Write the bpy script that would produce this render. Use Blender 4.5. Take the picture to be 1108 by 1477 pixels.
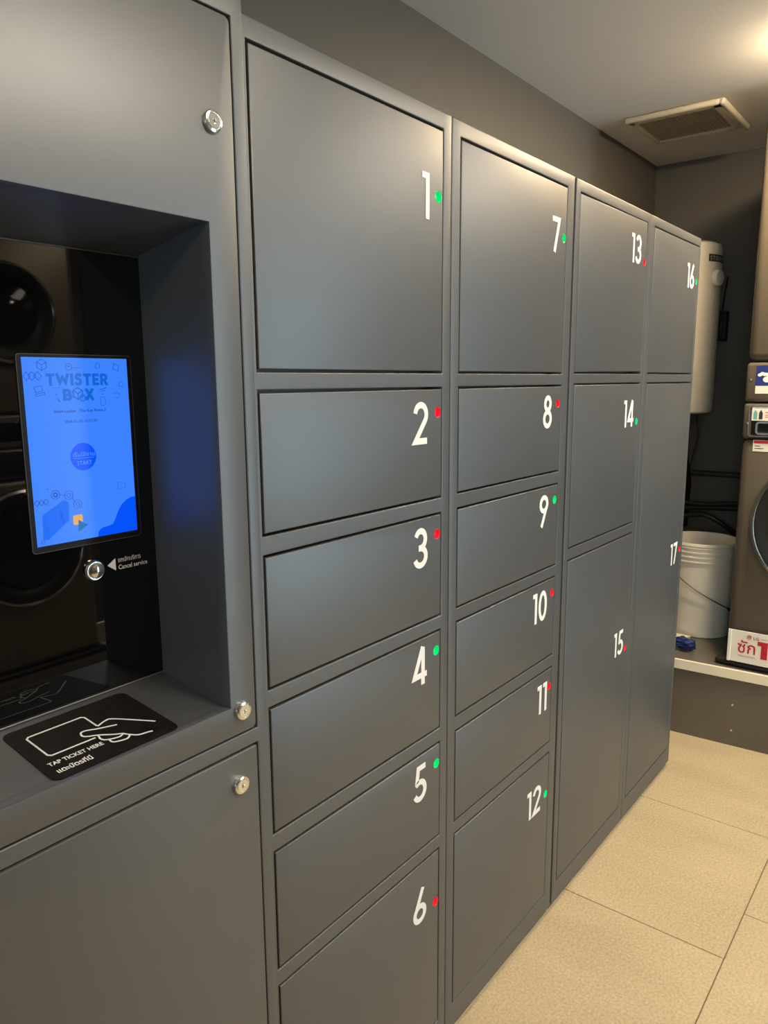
import bpy, bmesh, math, random
from mathutils import Vector, Matrix

# ------------------------------------------------------------------ scene reset
for o in list(bpy.data.objects):
    bpy.data.objects.remove(o, do_unlink=True)
scene = bpy.context.scene
COL = scene.collection

# ------------------------------------------------------------------ camera
# world: locker fronts lie in the plane y = 0, x runs along the row, floor z = 0 (metres)
F_PX, YAW, PITCH, ROLL = 1078.0987, 0.90265, 0.17355, -0.00687
CAM = Vector((0.0, -0.757, 1.3925))
fw = Vector((math.sin(YAW) * math.cos(PITCH), math.cos(YAW) * math.cos(PITCH), -math.sin(PITCH)))
rt = Vector((math.cos(YAW), -math.sin(YAW), 0.0))
up = rt.cross(fw)
r2 = rt * math.cos(ROLL) + up * math.sin(ROLL)
u2 = -rt * math.sin(ROLL) + up * math.cos(ROLL)
cd = bpy.data.cameras.new('camera')
cd.sensor_fit = 'HORIZONTAL'
cd.sensor_width = 36.0
cd.lens = F_PX / 1108.0 * 36.0
cd.clip_start = 0.02
cam = bpy.data.objects.new('camera', cd)
M = Matrix.Identity(4)
for i in range(3):
    M[i][0], M[i][1], M[i][2], M[i][3] = r2[i], u2[i], -fw[i], CAM[i]
cam.matrix_world = M
COL.objects.link(cam)
scene.camera = cam

# ------------------------------------------------------------------ light and exposure
ROOM_X0, ROOM_X1 = -2.6, 3.77
ROOM_Y0, ROOM_Y1 = -2.95, 0.556
CEIL = 2.386
vs = scene.view_settings
vs.view_transform = 'Standard'
vs.look = 'None'
vs.exposure = 0.45
vs.gamma = 1.0
vs.use_curve_mapping = False

world = bpy.data.worlds.new('sky')
scene.world = world
world.use_nodes = True
bg = world.node_tree.nodes['Background']
bg.inputs[0].default_value = (0.66, 0.88, 0.98, 1)
bg.inputs[1].default_value = 12.0

# sky portal in the added glazed entrance (guides sampling only)
pl = bpy.data.lights.new('entrance_portal', 'AREA')
pl.shape = 'RECTANGLE'
pl.size, pl.size_y = 0.50, 2.06
pl.cycles.is_portal = True
po = bpy.data.objects.new('entrance_portal', pl)
po.location = (2.65, ROOM_Y0 - 0.06, 1.08)
po.rotation_euler = (math.pi / 2, 0, 0)
COL.objects.link(po)

pl2 = bpy.data.lights.new('window_portal', 'AREA')
pl2.shape = 'RECTANGLE'
pl2.size, pl2.size_y = 0.94, 0.64
pl2.cycles.is_portal = True
po2 = bpy.data.objects.new('window_portal', pl2)
po2.location = (ROOM_X0 - 0.06, -1.4, 1.45)
po2.rotation_euler = (0, -math.pi / 2, 0)
COL.objects.link(po2)

LAMP_COL = (1.0, 0.87, 0.70)
# x, y, radius, emission: one small opal bowl by the vent, larger unseen discs added over the aisle
LAMPS = [(2.68, -0.30, 0.065, 520.0), (2.5, -1.25, 0.27, 29.0), (0.95, -1.25, 0.27, 29.0), (-0.6, -1.25, 0.27, 16.0)]

# ------------------------------------------------------------------ materials
MATS = {}


def mat(name, col, rough=0.5, metal=0.0, spec=0.5, emit=None, estr=0.0, noise=None, bump=None, coat=0.0, ior=1.5):
    """Principled material; noise=(scale, amount, stretch xyz) varies colour, bump=(scale, strength)."""
    if name in MATS:
        return MATS[name]
    m = bpy.data.materials.new(name)
    m.use_nodes = True
    nt = m.node_tree
    b = nt.nodes['Principled BSDF']
    b.inputs['Base Color'].default_value = (*col, 1)
    b.inputs['Roughness'].default_value = rough
    b.inputs['Metallic'].default_value = metal
    b.inputs['Specular IOR Level'].default_value = spec
    b.inputs['Coat Weight'].default_value = coat
    b.inputs['IOR'].default_value = ior
    if emit:
        b.inputs['Emission Color'].default_value = (*emit, 1)
        b.inputs['Emission Strength'].default_value = estr
    tc = None
    if noise or bump:
        tc = nt.nodes.new('ShaderNodeTexCoord')
    if noise:
        mp = nt.nodes.new('ShaderNodeMapping')
        mp.inputs['Scale'].default_value = noise[2] if len(noise) > 2 else (1, 1, 1)
        nz = nt.nodes.new('ShaderNodeTexNoise')
        nz.inputs['Scale'].default_value = noise[0]
        nz.inputs['Detail'].default_value = 5
        cr = nt.nodes.new('ShaderNodeValToRGB')
        a = noise[1]
        cr.color_ramp.elements[0].position = 0.3
        cr.color_ramp.elements[1].position = 0.7
        cr.color_ramp.elements[0].color = (*[c * (1 - a) for c in col], 1)
        cr.color_ramp.elements[1].color = (*[min(1, c * (1 + a)) for c in col], 1)
        nt.links.new(tc.outputs['Object'], mp.inputs[0])
        nt.links.new(mp.outputs[0], nz.inputs['Vector'])
        nt.links.new(nz.outputs['Fac'], cr.inputs[0])
        nt.links.new(cr.outputs[0], b.inputs['Base Color'])
    if bump:
        nb = nt.nodes.new('ShaderNodeTexNoise')
        nb.inputs['Scale'].default_value = bump[0]
        nb.inputs['Detail'].default_value = 2
        bp = nt.nodes.new('ShaderNodeBump')
        bp.inputs['Strength'].default_value = bump[1]
        bp.inputs['Distance'].default_value = 0.001
        nt.links.new(tc.outputs['Object'], nb.inputs['Vector'])
        nt.links.new(nb.outputs['Fac'], bp.inputs['Height'])
        nt.links.new(bp.outputs[0], b.inputs['Normal'])
    MATS[name] = m
    return m


LOCKER = mat('powder_coated_steel', (0.142, 0.146, 0.151), 0.44, 0.62, 0.5, bump=(900, 0.06))
WALL = mat('dark_wall_paint', (0.105, 0.096, 0.086), 0.6, bump=(300, 0.05))
CEILM = mat('ceiling_paint', (0.72, 0.69, 0.67), 0.75, bump=(120, 0.04))
GROUT = mat('grout', (0.16, 0.12, 0.075), 0.85)
WHITE_VINYL = mat('white_vinyl', (0.86, 0.85, 0.82), 0.5)
CHROME = mat('chrome', (0.82, 0.80, 0.74), 0.16, 1.0)
STEEL = mat('brushed_steel', (0.62, 0.61, 0.58), 0.3, 1.0)
BLACK = mat('black_plastic', (0.006, 0.006, 0.006), 0.55, spec=0.25)
BLACK_GLASS = mat('black_glass', (0.002, 0.002, 0.0025), 0.02, 0, 0.5, ior=1.62)
GREEN_LED = mat('green_indicator', (0.0, 0.35, 0.12), 0.3, emit=(0.0, 1.0, 0.22), estr=0.36)
RED_LED = mat('red_indicator', (0.5, 0.01, 0.02), 0.3, emit=(1.0, 0.012, 0.03), estr=0.36)


def floor_mat():
    m = bpy.data.materials.new('beige_stone_tile')
    m.use_nodes = True
    nt = m.node_tree
    b = nt.nodes['Principled BSDF']
    b.inputs['Roughness'].default_value = 0.42
    tc = nt.nodes.new('ShaderNodeTexCoord')
    geo = nt.nodes.new('ShaderNodeNewGeometry')
    n1 = nt.nodes.new('ShaderNodeTexNoise')
    n1.inputs['Scale'].default_value = 150
    n1.inputs['Detail'].default_value = 3
    mp = nt.nodes.new('ShaderNodeMapping')
    mp.inputs['Scale'].default_value = (3.2, 1.2, 1)
    mp.inputs['Rotation'].default_value = (0, 0, 0.12)
    n2 = nt.nodes.new('ShaderNodeTexNoise')
    n2.inputs['Scale'].default_value = 2.2
    n2.inputs['Detail'].default_value = 6
    n2.inputs['Distortion'].default_value = 0.6
    mx = nt.nodes.new('ShaderNodeMath')
    mx.operation = 'MULTIPLY_ADD'
    mx.inputs[1].default_value = 1.0
    c = nt.nodes.new('ShaderNodeValToRGB')
    c.color_ramp.elements[0].position = 0.55
    c.color_ramp.elements[1].position = 0.95
    c.color_ramp.elements[0].color = (0.40, 0.318, 0.195, 1)
    c.color_ramp.elements[1].color = (0.57, 0.462, 0.295, 1)
    nt.links.new(geo.outputs['Position'], n1.inputs['Vector'])
    nt.links.new(geo.outputs['Position'], mp.inputs[0])
    nt.links.new(mp.outputs[0], n2.inputs['Vector'])
    nt.links.new(n1.outputs['Fac'], mx.inputs[0])
    m2 = nt.nodes.new('ShaderNodeMath')
    m2.operation = 'MULTIPLY_ADD'
    m2.inputs[1].default_value = 0.42
    m2.inputs[2].default_value = 0.04
    nt.links.new(n2.outputs['Fac'], m2.inputs[0])
    nt.links.new(m2.outputs[0], mx.inputs[2])
    nt.links.new(mx.outputs[0], c.inputs[0])
    nt.links.new(c.outputs[0], b.inputs['Base Color'])
    bp = nt.nodes.new('ShaderNodeBump')
    bp.inputs['Strength'].default_value = 0.12
    bp.inputs['Distance'].default_value = 0.001
    nt.links.new(n1.outputs['Fac'], bp.inputs['Height'])
    nt.links.new(bp.outputs[0], b.inputs['Normal'])
    return m


TILE = floor_mat()


def pane_mat():
    m = bpy.data.materials.new('window_glass')
    m.use_nodes = True
    nt = m.node_tree
    nt.nodes.remove(nt.nodes['Principled BSDF'])
    out = nt.nodes['Material Output']
    t = nt.nodes.new('ShaderNodeBsdfTransparent')
    g = nt.nodes.new('ShaderNodeBsdfGlossy')
    g.inputs['Roughness'].default_value = 0.02
    f = nt.nodes.new('ShaderNodeFresnel')
    x = nt.nodes.new('ShaderNodeMixShader')
    nt.links.new(f.outputs[0], x.inputs[0])
    nt.links.new(t.outputs[0], x.inputs[1])
    nt.links.new(g.outputs[0], x.inputs[2])
    nt.links.new(x.outputs[0], out.inputs[0])
    return m


PANE = pane_mat()

# ------------------------------------------------------------------ mesh helpers


def finish(bm, name, m, parent=None, smooth=False, loc=None):
    bmesh.ops.recalc_face_normals(bm, faces=bm.faces)
    me = bpy.data.meshes.new(name)
    bm.to_mesh(me)
    bm.free()
    if smooth:
        for p in me.polygons:
            p.use_smooth = True
        me.set_sharp_from_angle(angle=math.radians(35))
    o = bpy.data.objects.new(name, me)
    if m:
        me.materials.append(m)
    if parent:
        o.parent = parent
    if loc:
        o.location = loc
    COL.objects.link(o)
    return o


def add_box(bm, lo, hi, bevel=0.0, seg=2):
    tmp = bmesh.new()
    bmesh.ops.create_cube(tmp, size=1)
    for v in tmp.verts:
        v.co = Vector([lo[i] + (v.co[i] + 0.5) * (hi[i] - lo[i]) for i in range(3)])
    if bevel:
        bmesh.ops.bevel(tmp, geom=list(tmp.edges), offset=bevel, segments=seg, profile=0.5, affect='EDGES')
    me = bpy.data.meshes.new('tmp')
    tmp.to_mesh(me)
    tmp.free()
    bm.from_mesh(me)
    bpy.data.meshes.remove(me)
    return bm


def box(name, lo, hi, m, parent=None, bevel=0.0, seg=2):
    bm = bmesh.new()
    add_box(bm, lo, hi, bevel, seg)
    return finish(bm, name, m, parent, smooth=bevel > 0)


def frame_between(a, b):
    d = (b - a).normalized()
    s = Vector((0, 0, 1)) if abs(d.z) < 0.9 else Vector((1, 0, 0))
    x = d.cross(s).normalized()
    return x, d.cross(x).normalized()


def add_tube(bm, pts, rad, n=10, caps=True):
    pts = [Vector(p) for p in pts]
    rings = []
    x = None
    for i, p in enumerate(pts):
        d = (pts[min(i + 1, len(pts) - 1)] - pts[max(i - 1, 0)]).normalized()
        if x is None:
            x, y = frame_between(p, p + d)
        else:
            x = (x - d * x.dot(d)).normalized()
            y = d.cross(x)
        rings.append([bm.verts.new(p + x * rad * math.cos(2 * math.pi * k / n) + y * rad * math.sin(2 * math.pi * k / n)) for k in range(n)])
    for a, b in zip(rings, rings[1:]):
        for k in range(n):
            bm.faces.new((a[k], a[(k + 1) % n], b[(k + 1) % n], b[k]))
    if caps:
        bm.faces.new(rings[0])
        bm.faces.new(list(reversed(rings[-1])))


def spline(pts, n=8):
    """Catmull-Rom through points."""
    pts = [Vector(p) for p in pts]
    P = [pts[0]] + pts + [pts[-1]]
    out = []
    for i in range(1, len(P) - 2):
        for k in range(n):
            t = k / n
            a, b, c, d = P[i - 1], P[i], P[i + 1], P[i + 2]
            out.append(0.5 * ((2 * b) + (c - a) * t + (2 * a - 5 * b + 4 * c - d) * t * t + (3 * b - a - 3 * c + d) * t ** 3))
    out.append(pts[-1])
    return out


def tube(name, pts, rad, m, parent=None, n=10):
    bm = bmesh.new()
    add_tube(bm, pts, rad, n)
    return finish(bm, name, m, parent, True)


def add_lathe(bm, prof, origin, axis, n=32):
    """prof: list of (radius, distance along axis)."""
    o = Vector(origin)
    ax = Vector(axis).normalized()
    x, y = frame_between(o, o + ax)
    rings = []
    for r, h in prof:
        c = o + ax * h
        if r < 1e-6:
            rings.append([bm.verts.new(c)])
        else:
            rings.append([bm.verts.new(c + (x * math.cos(2 * math.pi * k / n) + y * math.sin(2 * math.pi * k / n)) * r) for k in range(n)])
    for a, b in zip(rings, rings[1:]):
        for k in range(n):
            va = a[k % len(a)], a[(k + 1) % len(a)]
            vb = b[k % len(b)], b[(k + 1) % len(b)]
            f = []
            for v in (va[0], va[1], vb[1], vb[0]):
                if v not in f:
                    f.append(v)
            if len(f) >= 3:
                bm.faces.new(f)


def lathe(name, prof, origin, axis, m, parent=None, n=32):
    bm = bmesh.new()
    add_lathe(bm, prof, origin, axis, n)
    return finish(bm, name, m, parent, True)


def prism(name, poly, plane, m, parent=None, bevel=0.0):
    """poly: list of 3D points (front face), plane: extrusion vector."""
    bm = bmesh.new()
    f = bm.faces.new([bm.verts.new(Vector(p)) for p in poly])
    r = bmesh.ops.extrude_face_region(bm, geom=[f])
    bmesh.ops.translate(bm, vec=Vector(plane), verts=[v for v in r['geom'] if isinstance(v, bmesh.types.BMVert)])
    if bevel:
        bmesh.ops.bevel(bm, geom=list(bm.edges), offset=bevel, segments=2, affect='EDGES')
    return finish(bm, name, m, parent, bevel > 0)


class Plane2D:
    """Maps flat artwork (u, v) to a plane in the scene: origin + u*U + v*V, lifted along N."""

    def __init__(self, o, U, V, N):
        self.o, self.U, self.V, self.N = Vector(o), Vector(U), Vector(V), Vector(N)

    def p(self, u, v, h=0.0):
        return self.o + self.U * u + self.V * v + self.N * h


def add_stroke(bm, pl, pts, w, h, th=0.0004, closed=False):
    """constant-width flat line with mitred joins, th thick, top at height h"""
    P = [Vector((a, b)) for a, b in pts]
    n = len(P)
    L, R = [], []
    for i in range(n):
        if closed:
            a, b = P[(i - 1) % n], P[(i + 1) % n]
        else:
            a, b = P[max(i - 1, 0)], P[min(i + 1, n - 1)]
        d0 = (P[i] - a).normalized() if (P[i] - a).length > 1e-9 else (b - P[i]).normalized()
        d1 = (b - P[i]).normalized() if (b - P[i]).length > 1e-9 else d0
        n0 = Vector((-d0.y, d0.x))
        n1 = Vector((-d1.y, d1.x))
        mt = n0 + n1
        mt = mt.normalized() if mt.length > 1e-6 else n0
        s = 1.0 / max(0.35, mt.dot(n0))
        L.append(P[i] + mt * w / 2 * s)
        R.append(P[i] - mt * w / 2 * s)
    top = [[bm.verts.new(pl.p(q.x, q.y, h)) for q in S] for S in (L, R)]
    bot = [[bm.verts.new(pl.p(q.x, q.y, h - th)) for q in S] for S in (L, R)]
    rng = range(n) if closed else range(n - 1)
    for i in rng:
        j = (i + 1) % n
        bm.faces.new((top[0][i], top[0][j], top[1][j], top[1][i]))
        bm.faces.new((top[0][i], bot[0][i], bot[0][j], top[0][j]))
        bm.faces.new((top[1][j], bot[1][j], bot[1][i], top[1][i]))


def add_poly(bm, pl, pts, h, th=0.0004):
    t = [bm.verts.new(pl.p(a, b, h)) for a, b in pts]
    k = [bm.verts.new(pl.p(a, b, h - th)) for a, b in pts]
    bm.faces.new(t)
    for i in range(len(t)):
        j = (i + 1) % len(t)
        bm.faces.new((t[i], k[i], k[j], t[j]))


def arc(cx, cy, rx, ry, a0, a1, n=20):
    return [(cx + rx * math.cos(math.radians(a0 + (a1 - a0) * i / n)), cy + ry * math.sin(math.radians(a0 + (a1 - a0) * i / n))) for i in range(n + 1)]


def rrect(u0, v0, u1, v1, r, n=6):
    out = []
    for cx, cy, a in ((u1 - r, v1 - r, 0), (u0 + r, v1 - r, 90), (u0 + r, v0 + r, 180), (u1 - r, v0 + r, 270)):
        out += arc(cx, cy, r, r, a, a + 90, n)
    return out


def text_mesh(body, pl, u, v, size, h=0.0004, width=None, bold=0.0, align='LEFT', space=1.0, resolution=2):
    """flat lettering in the plane; (u, v) baseline start"""
    c = bpy.data.curves.new('lettering', 'FONT')
    c.body = body
    c.size = size
    c.align_x = align
    c.offset = bold
    c.space_character = space
    c.resolution_u = resolution
    o = bpy.data.objects.new('lettering', c)
    COL.objects.link(o)
    dg = bpy.context.evaluated_depsgraph_get()
    me = bpy.data.meshes.new_from_object(o.evaluated_get(dg))
    bpy.data.objects.remove(o, do_unlink=True)
    bpy.data.curves.remove(c)
    xs = [w.co.x for w in me.vertices]
    sx = 1.0
    if width and xs:
        sx = width / (max(xs) - min(xs))
    for w in me.vertices:
        w.co = pl.p(u + w.co.x * sx, v + w.co.y, h)
    return me


def mesh_obj(me, name, m, parent=None):
    me.materials.clear()
    me.materials.append(m)
    o = bpy.data.objects.new(name, me)
    if parent:
        o.parent = parent
    COL.objects.link(o)
    return o


def empty(name, loc=(0, 0, 0)):
    o = bpy.data.objects.new(name, None)
    o.location = loc
    o.empty_display_size = 0.1
    COL.objects.link(o)
    return o


def tag(o, label=None, cat=None, group=None, kind=None):
    if label:
        o['label'] = label
    if cat:
        o['category'] = cat
    if group:
        o['group'] = group
    if kind:
        o['kind'] = kind
    return o


def copy_tree(o, parent=None):
    c = o.copy()
    COL.objects.link(c)
    c.parent = parent
    for ch in list(o.children):
        copy_tree(ch, c)
    return c


# ------------------------------------------------------------------ room shell
fl = tag(box('floor', (ROOM_X0, ROOM_Y0, -0.08), (ROOM_X1, ROOM_Y1, -0.0015), GROUT), 'beige stone tiled floor in staggered rows', 'floor', kind='structure')
tile_cache = {}
T = 0.599
G = 0.0014


def floor_tile(x0, x1, y0, y1):
    x0, x1, y0, y1 = max(x0, ROOM_X0), min(x1, ROOM_X1), max(y0, ROOM_Y0), min(y1, ROOM_Y1)
    w, d = round(x1 - x0, 4), round(y1 - y0, 4)
    if w < 0.02 or d < 0.02:
        return
    if (w, d) not in tile_cache:
        o = box('floor_tile', (G, G, -0.01), (w - G, d - G, 0.0), TILE, fl, 0.0008, 1)
        tile_cache[(w, d)] = o.data
    else:
        o = bpy.data.objects.new('floor_tile', tile_cache[(w, d)])
        o.parent = fl
        COL.objects.link(o)
    o.location = (x0, y0, 0)


for row in range(-5, 2):
    y0 = -0.407 + row * T
    off = 1.769 + (0.197 if row % 2 else 0.0)
    for k in range(-9, 5):
        floor_tile(off + k * T, off + (k + 1) * T, y0, y0 + T)

tag(box('ceiling', (ROOM_X0, ROOM_Y0, CEIL), (ROOM_X1, ROOM_Y1, CEIL + 0.08), CEILM), 'plain painted ceiling over the laundry room', 'ceiling', kind='structure')
tag(box('wall_back', (ROOM_X0, ROOM_Y1, 0), (ROOM_X1, ROOM_Y1 + 0.1, CEIL), WALL), 'dark grey wall behind the lockers', 'wall', kind='structure')
tag(box('wall_right', (ROOM_X1, ROOM_Y0, 0), (ROOM_X1 + 0.1, ROOM_Y1 + 0.1, CEIL), WALL), 'dark grey end wall behind the washer', 'wall', kind='structure')
EX0, EX1, EZ = 2.37, 2.93, 2.15            # invented glazed entrance, out of view, to let cool daylight in
bm = bmesh.new()
add_box(bm, (ROOM_X0, ROOM_Y0 - 0.1, 0), (EX0, ROOM_Y0, CEIL))
add_box(bm, (EX1, ROOM_Y0 - 0.1, 0), (ROOM_X1, ROOM_Y0, CEIL))
add_box(bm, (EX0, ROOM_Y0 - 0.1, EZ), (EX1, ROOM_Y0, CEIL))
tag(finish(bm, 'wall_front', WALL), 'dark wall around the added glazed entrance across the aisle', 'wall', kind='structure')
WZ0, WZ1, WY0, WY1 = 0.95, 1.95, -1.75, -1.05    # unseen window added for cool light on the kiosk recess
bm = bmesh.new()
add_box(bm, (ROOM_X0 - 0.1, ROOM_Y0, 0), (ROOM_X0, WY0, CEIL))
add_box(bm, (ROOM_X0 - 0.1, WY1, 0), (ROOM_X0, ROOM_Y1, CEIL))
add_box(bm, (ROOM_X0 - 0.1, WY0, 0), (ROOM_X0, WY1, WZ0))
add_box(bm, (ROOM_X0 - 0.1, WY0, WZ1), (ROOM_X0, WY1, CEIL))
tag(finish(bm, 'wall_left', WALL), 'dark end wall with an added small window on the kiosk side', 'wall', kind='structure')
DFR = mat('dark_aluminium', (0.03, 0.03, 0.03), 0.4)
wn = tag(empty('added_window_1', (ROOM_X0 - 0.05, (WY0 + WY1) / 2, WZ0)), 'small unseen window added in the end wall for cool light on the kiosk', 'window', kind='structure')
wy, wz = (WY1 - WY0) / 2, WZ1 - WZ0
for y in (-wy, wy - 0.03):
    box('frame_post', (-0.03, y, 0), (0.03, y + 0.03, wz), DFR, wn)
for z in (0.0, wz - 0.03):
    box('frame_rail', (-0.028, -wy + 0.03, z), (0.028, wy - 0.03, z + 0.03), DFR, wn)
box('pane', (-0.004, -wy + 0.03, 0.03), (0.004, wy - 0.03, wz - 0.03), PANE, wn)
dr = tag(empty('added_door_1', ((EX0 + EX1) / 2, ROOM_Y0 - 0.05, 0)), 'unseen glazed door with dark frame, added to let daylight in', 'door', kind='structure')
DFR = mat('dark_aluminium', (0.03, 0.03, 0.03), 0.4)
hw = (EX1 - EX0) / 2
for x in (-hw, hw - 0.04):
    box('frame_post', (x, -0.03, 0), (x + 0.04, 0.03, EZ), DFR, dr)
for z in (0.0, EZ - 0.04):
    box('frame_rail', (-hw + 0.04, -0.028, z), (hw - 0.04, 0.028, z + 0.04), DFR, dr)
box('pane', (-hw + 0.04, -0.004, 0.04), (hw - 0.04, 0.004, EZ - 0.04), PANE, dr)

# ------------------------------------------------------------------ lamps
HOUS = mat('lamp_housing', (0.7, 0.68, 0.62), 0.5)
for i, (x, y, r, pw) in enumerate(LAMPS):
    small = r < 0.1
    e = tag(empty('ceiling_light', (x, y, CEIL)), 'small round opal ceiling light near the ceiling vent' if small else 'unseen round flat ceiling light added over the aisle', 'light', None if small else 'added ceiling lights over the aisle')
    opal = mat('opal_lamp_glass_%d' % i, (0.9, 0.85, 0.75), 0.4, emit=(1.0, 0.76, 0.46) if small else LAMP_COL, estr=pw)
    lathe('housing', [(0, 0), (r * 1.2, 0), (r * 1.2, -0.016), (r * 1.05, -0.02), (0, -0.02)], (0, 0, -0.0005), (0, 0, 1), HOUS, e)
    d = 0.016 if small else 0.012
    lathe('diffuser', [(r, -0.0206), (r * 0.92, -0.02 - d * 0.45), (r * 0.7, -0.02 - d * 0.8), (r * 0.3, -0.02 - d * 0.97), (0, -0.02 - d)], (0, 0, 0), (0, 0, 1), opal, e)

# ------------------------------------------------------------------ numerals
DIG = {
    '0': [('c', arc(.29, .5, .215, .425, 0, 360, 36)[:-1])],
    '2': [('o', arc(.3, .70, .225, .225, 172, -38, 22) + [(.085, .075), (.555, .075)])],
    '3': [('o', arc(.285, .715, .20, .21, 158, -90, 22) + [(.205, .505)]), ('o', [(.205, .50), (.285, .50)] + arc(.285, .285, .225, .212, 88, -165, 24))],
    '4': [('o', [(.455, 0), (.455, .90), (.415, .90)]), ('o', [(.44, 1.0), (.085, .255), (.62, .255)])],
    '5': [('o', [(.53, .925), (.215, .925), (.155, .535)] + arc(.285, .305, .225, .235, 118, -158, 24))],
    '6': [('c', arc(.295, .285, .222, .212, 0, 360, 32)[:-1]), ('o', [(.43, 1.0), (.105, .375)])],
    '7': [('o', [(.02, .925), (.475, .925), (.20, 0.0)])],
    '8': [('c', arc(.295, .74, .175, .187, 0, 360, 32)[:-1]), ('c', arc(.295, .285, .218, .212, 0, 360, 32)[:-1])],
}
DIG['9'] = [(c, [(.59 - a, 1 - b) for a, b in p]) for c, p in DIG['6']]
ADV = {'0': .58, '1': .29, '2': .63, '3': .585, '4': .66, '5': .59, '6': .59, '7': .585, '8': .59, '9': .59}


def numeral(txt, x0, z0, hgt, yf, parent):
    """white vinyl number; x0 left edge, z0 bottom, on the plane y = yf facing -y"""
    pl = Plane2D((x0, yf, z0), (hgt, 0, 0), (0, 0, hgt), (0, -1, 0))
    bm = bmesh.new()
    u = 0.0
    for i, ch in enumerate(txt):
        sh = lambda p: [(a + u, b) for a, b in p]
        if ch == '1':
            add_poly(bm, pl, sh([(.14, 0), (.285, 0), (.285, 1), (0, 1), (0, .865), (.14, .865)]), 0.0006)
        else:
            for k, (c, p) in enumerate(DIG[ch]):
                add_stroke(bm, pl, sh(p), .148, 0.0006 + 0.00003 * k, closed=c == 'c')
        u += ADV[ch] + 0.10
    return finish(bm, 'number', WHITE_VINYL, parent)


def num_width(txt):
    return sum(ADV[c] + 0.10 for c in txt) - 0.10


# ------------------------------------------------------------------ lockers


def face_frame(name, xs, zs, holes, y, th, m, parent, bevel=0.0018, corner=0.0):
    """sheet-metal face at y (facing -y) on the grid xs, zs; cells (i, j) in holes are openings"""
    bm = bmesh.new()
    V = {}
    for i, x in enumerate(xs):
        for j, z in enumerate(zs):
            V[i, j] = bm.verts.new((x, y, z))
    fs = []
    for i in range(len(xs) - 1):
        for j in range(len(zs) - 1):
            if (i, j) not in holes:
                fs.append(bm.faces.new((V[i, j], V[i + 1, j], V[i + 1, j + 1], V[i, j + 1])))
    r = bmesh.ops.extrude_face_region(bm, geom=fs)
    bmesh.ops.translate(bm, vec=(0, th, 0), verts=[v for v in r['geom'] if isinstance(v, bmesh.types.BMVert)])
    bmesh.ops.recalc_face_normals(bm, faces=bm.faces)
    loose = [v for v in bm.verts if not v.link_faces]
    bmesh.ops.delete(bm, geom=loose, context='VERTS')
    es = [e for e in bm.edges if len(e.link_faces) == 2 and e.calc_face_angle() > 1.0 and all(abs(v.co.y - y) < 1e-6 for v in e.verts)]
    bmesh.ops.bevel(bm, geom=es, offset=bevel, segments=3, profile=0.5, affect='EDGES')
    return finish(bm, name, m, parent, True)


def door_mesh(name, x0, x1, z0, z1, y, th, m, parent, hole=None, bevel=0.0019):
    """door leaf facing -y with a round hole for its indicator"""
    bm = bmesh.new()
    rect = [bm.verts.new((a, y, b)) for a, b in ((x0, z0), (x1, z0), (x1, z1), (x0, z1))]
    edges = [bm.edges.new((rect[i], rect[(i + 1) % 4])) for i in range(4)]
    if hole:
        hx, hz, hr = hole
        n = 28
        cv = [bm.verts.new((hx + hr * math.cos(2 * math.pi * k / n), y, hz + hr * math.sin(2 * math.pi * k / n))) for k in range(n)]
        edges += [bm.edges.new((cv[k], cv[(k + 1) % n])) for k in range(n)]
    bmesh.ops.triangle_fill(bm, use_beauty=True, use_dissolve=False, edges=edges, normal=(0, -1, 0))
    r = bmesh.ops.extrude_face_region(bm, geom=list(bm.faces))
    bmesh.ops.translate(bm, vec=(0, th, 0), verts=[v for v in r['geom'] if isinstance(v, bmesh.types.BMVert)])
    bmesh.ops.recalc_face_normals(bm, faces=bm.faces)
    rs = lambda v: (abs(v.co.x - x0) < 1e-6 or abs(v.co.x - x1) < 1e-6) or (abs(v.co.z - z0) < 1e-6 or abs(v.co.z - z1) < 1e-6)
    es = [e for e in bm.edges if e.calc_face_angle(0) > 1.0 and all(rs(v) and abs(v.co.y - y) < 1e-6 for v in e.verts)]
    bmesh.ops.bevel(bm, geom=es, offset=bevel, segments=3, profile=0.5, affect='EDGES')
    return finish(bm, name, m, parent, True)


def indicator(x, z, r, y, m, parent):
    """cup-shaped coloured lens set back in the hole of a door"""
    return lathe('indicator_light', [(r - 0.0002, 0.0002), (r - 0.0012, 0.0008), (r - 0.0018, 0.0078), (r * 0.66, 0.0080), (r * 0.58, 0.0062), (r * 0.3, 0.0053), (0, 0.0050)],
                 (x, y, z), (0, 1, 0), m, parent, 28)


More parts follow.
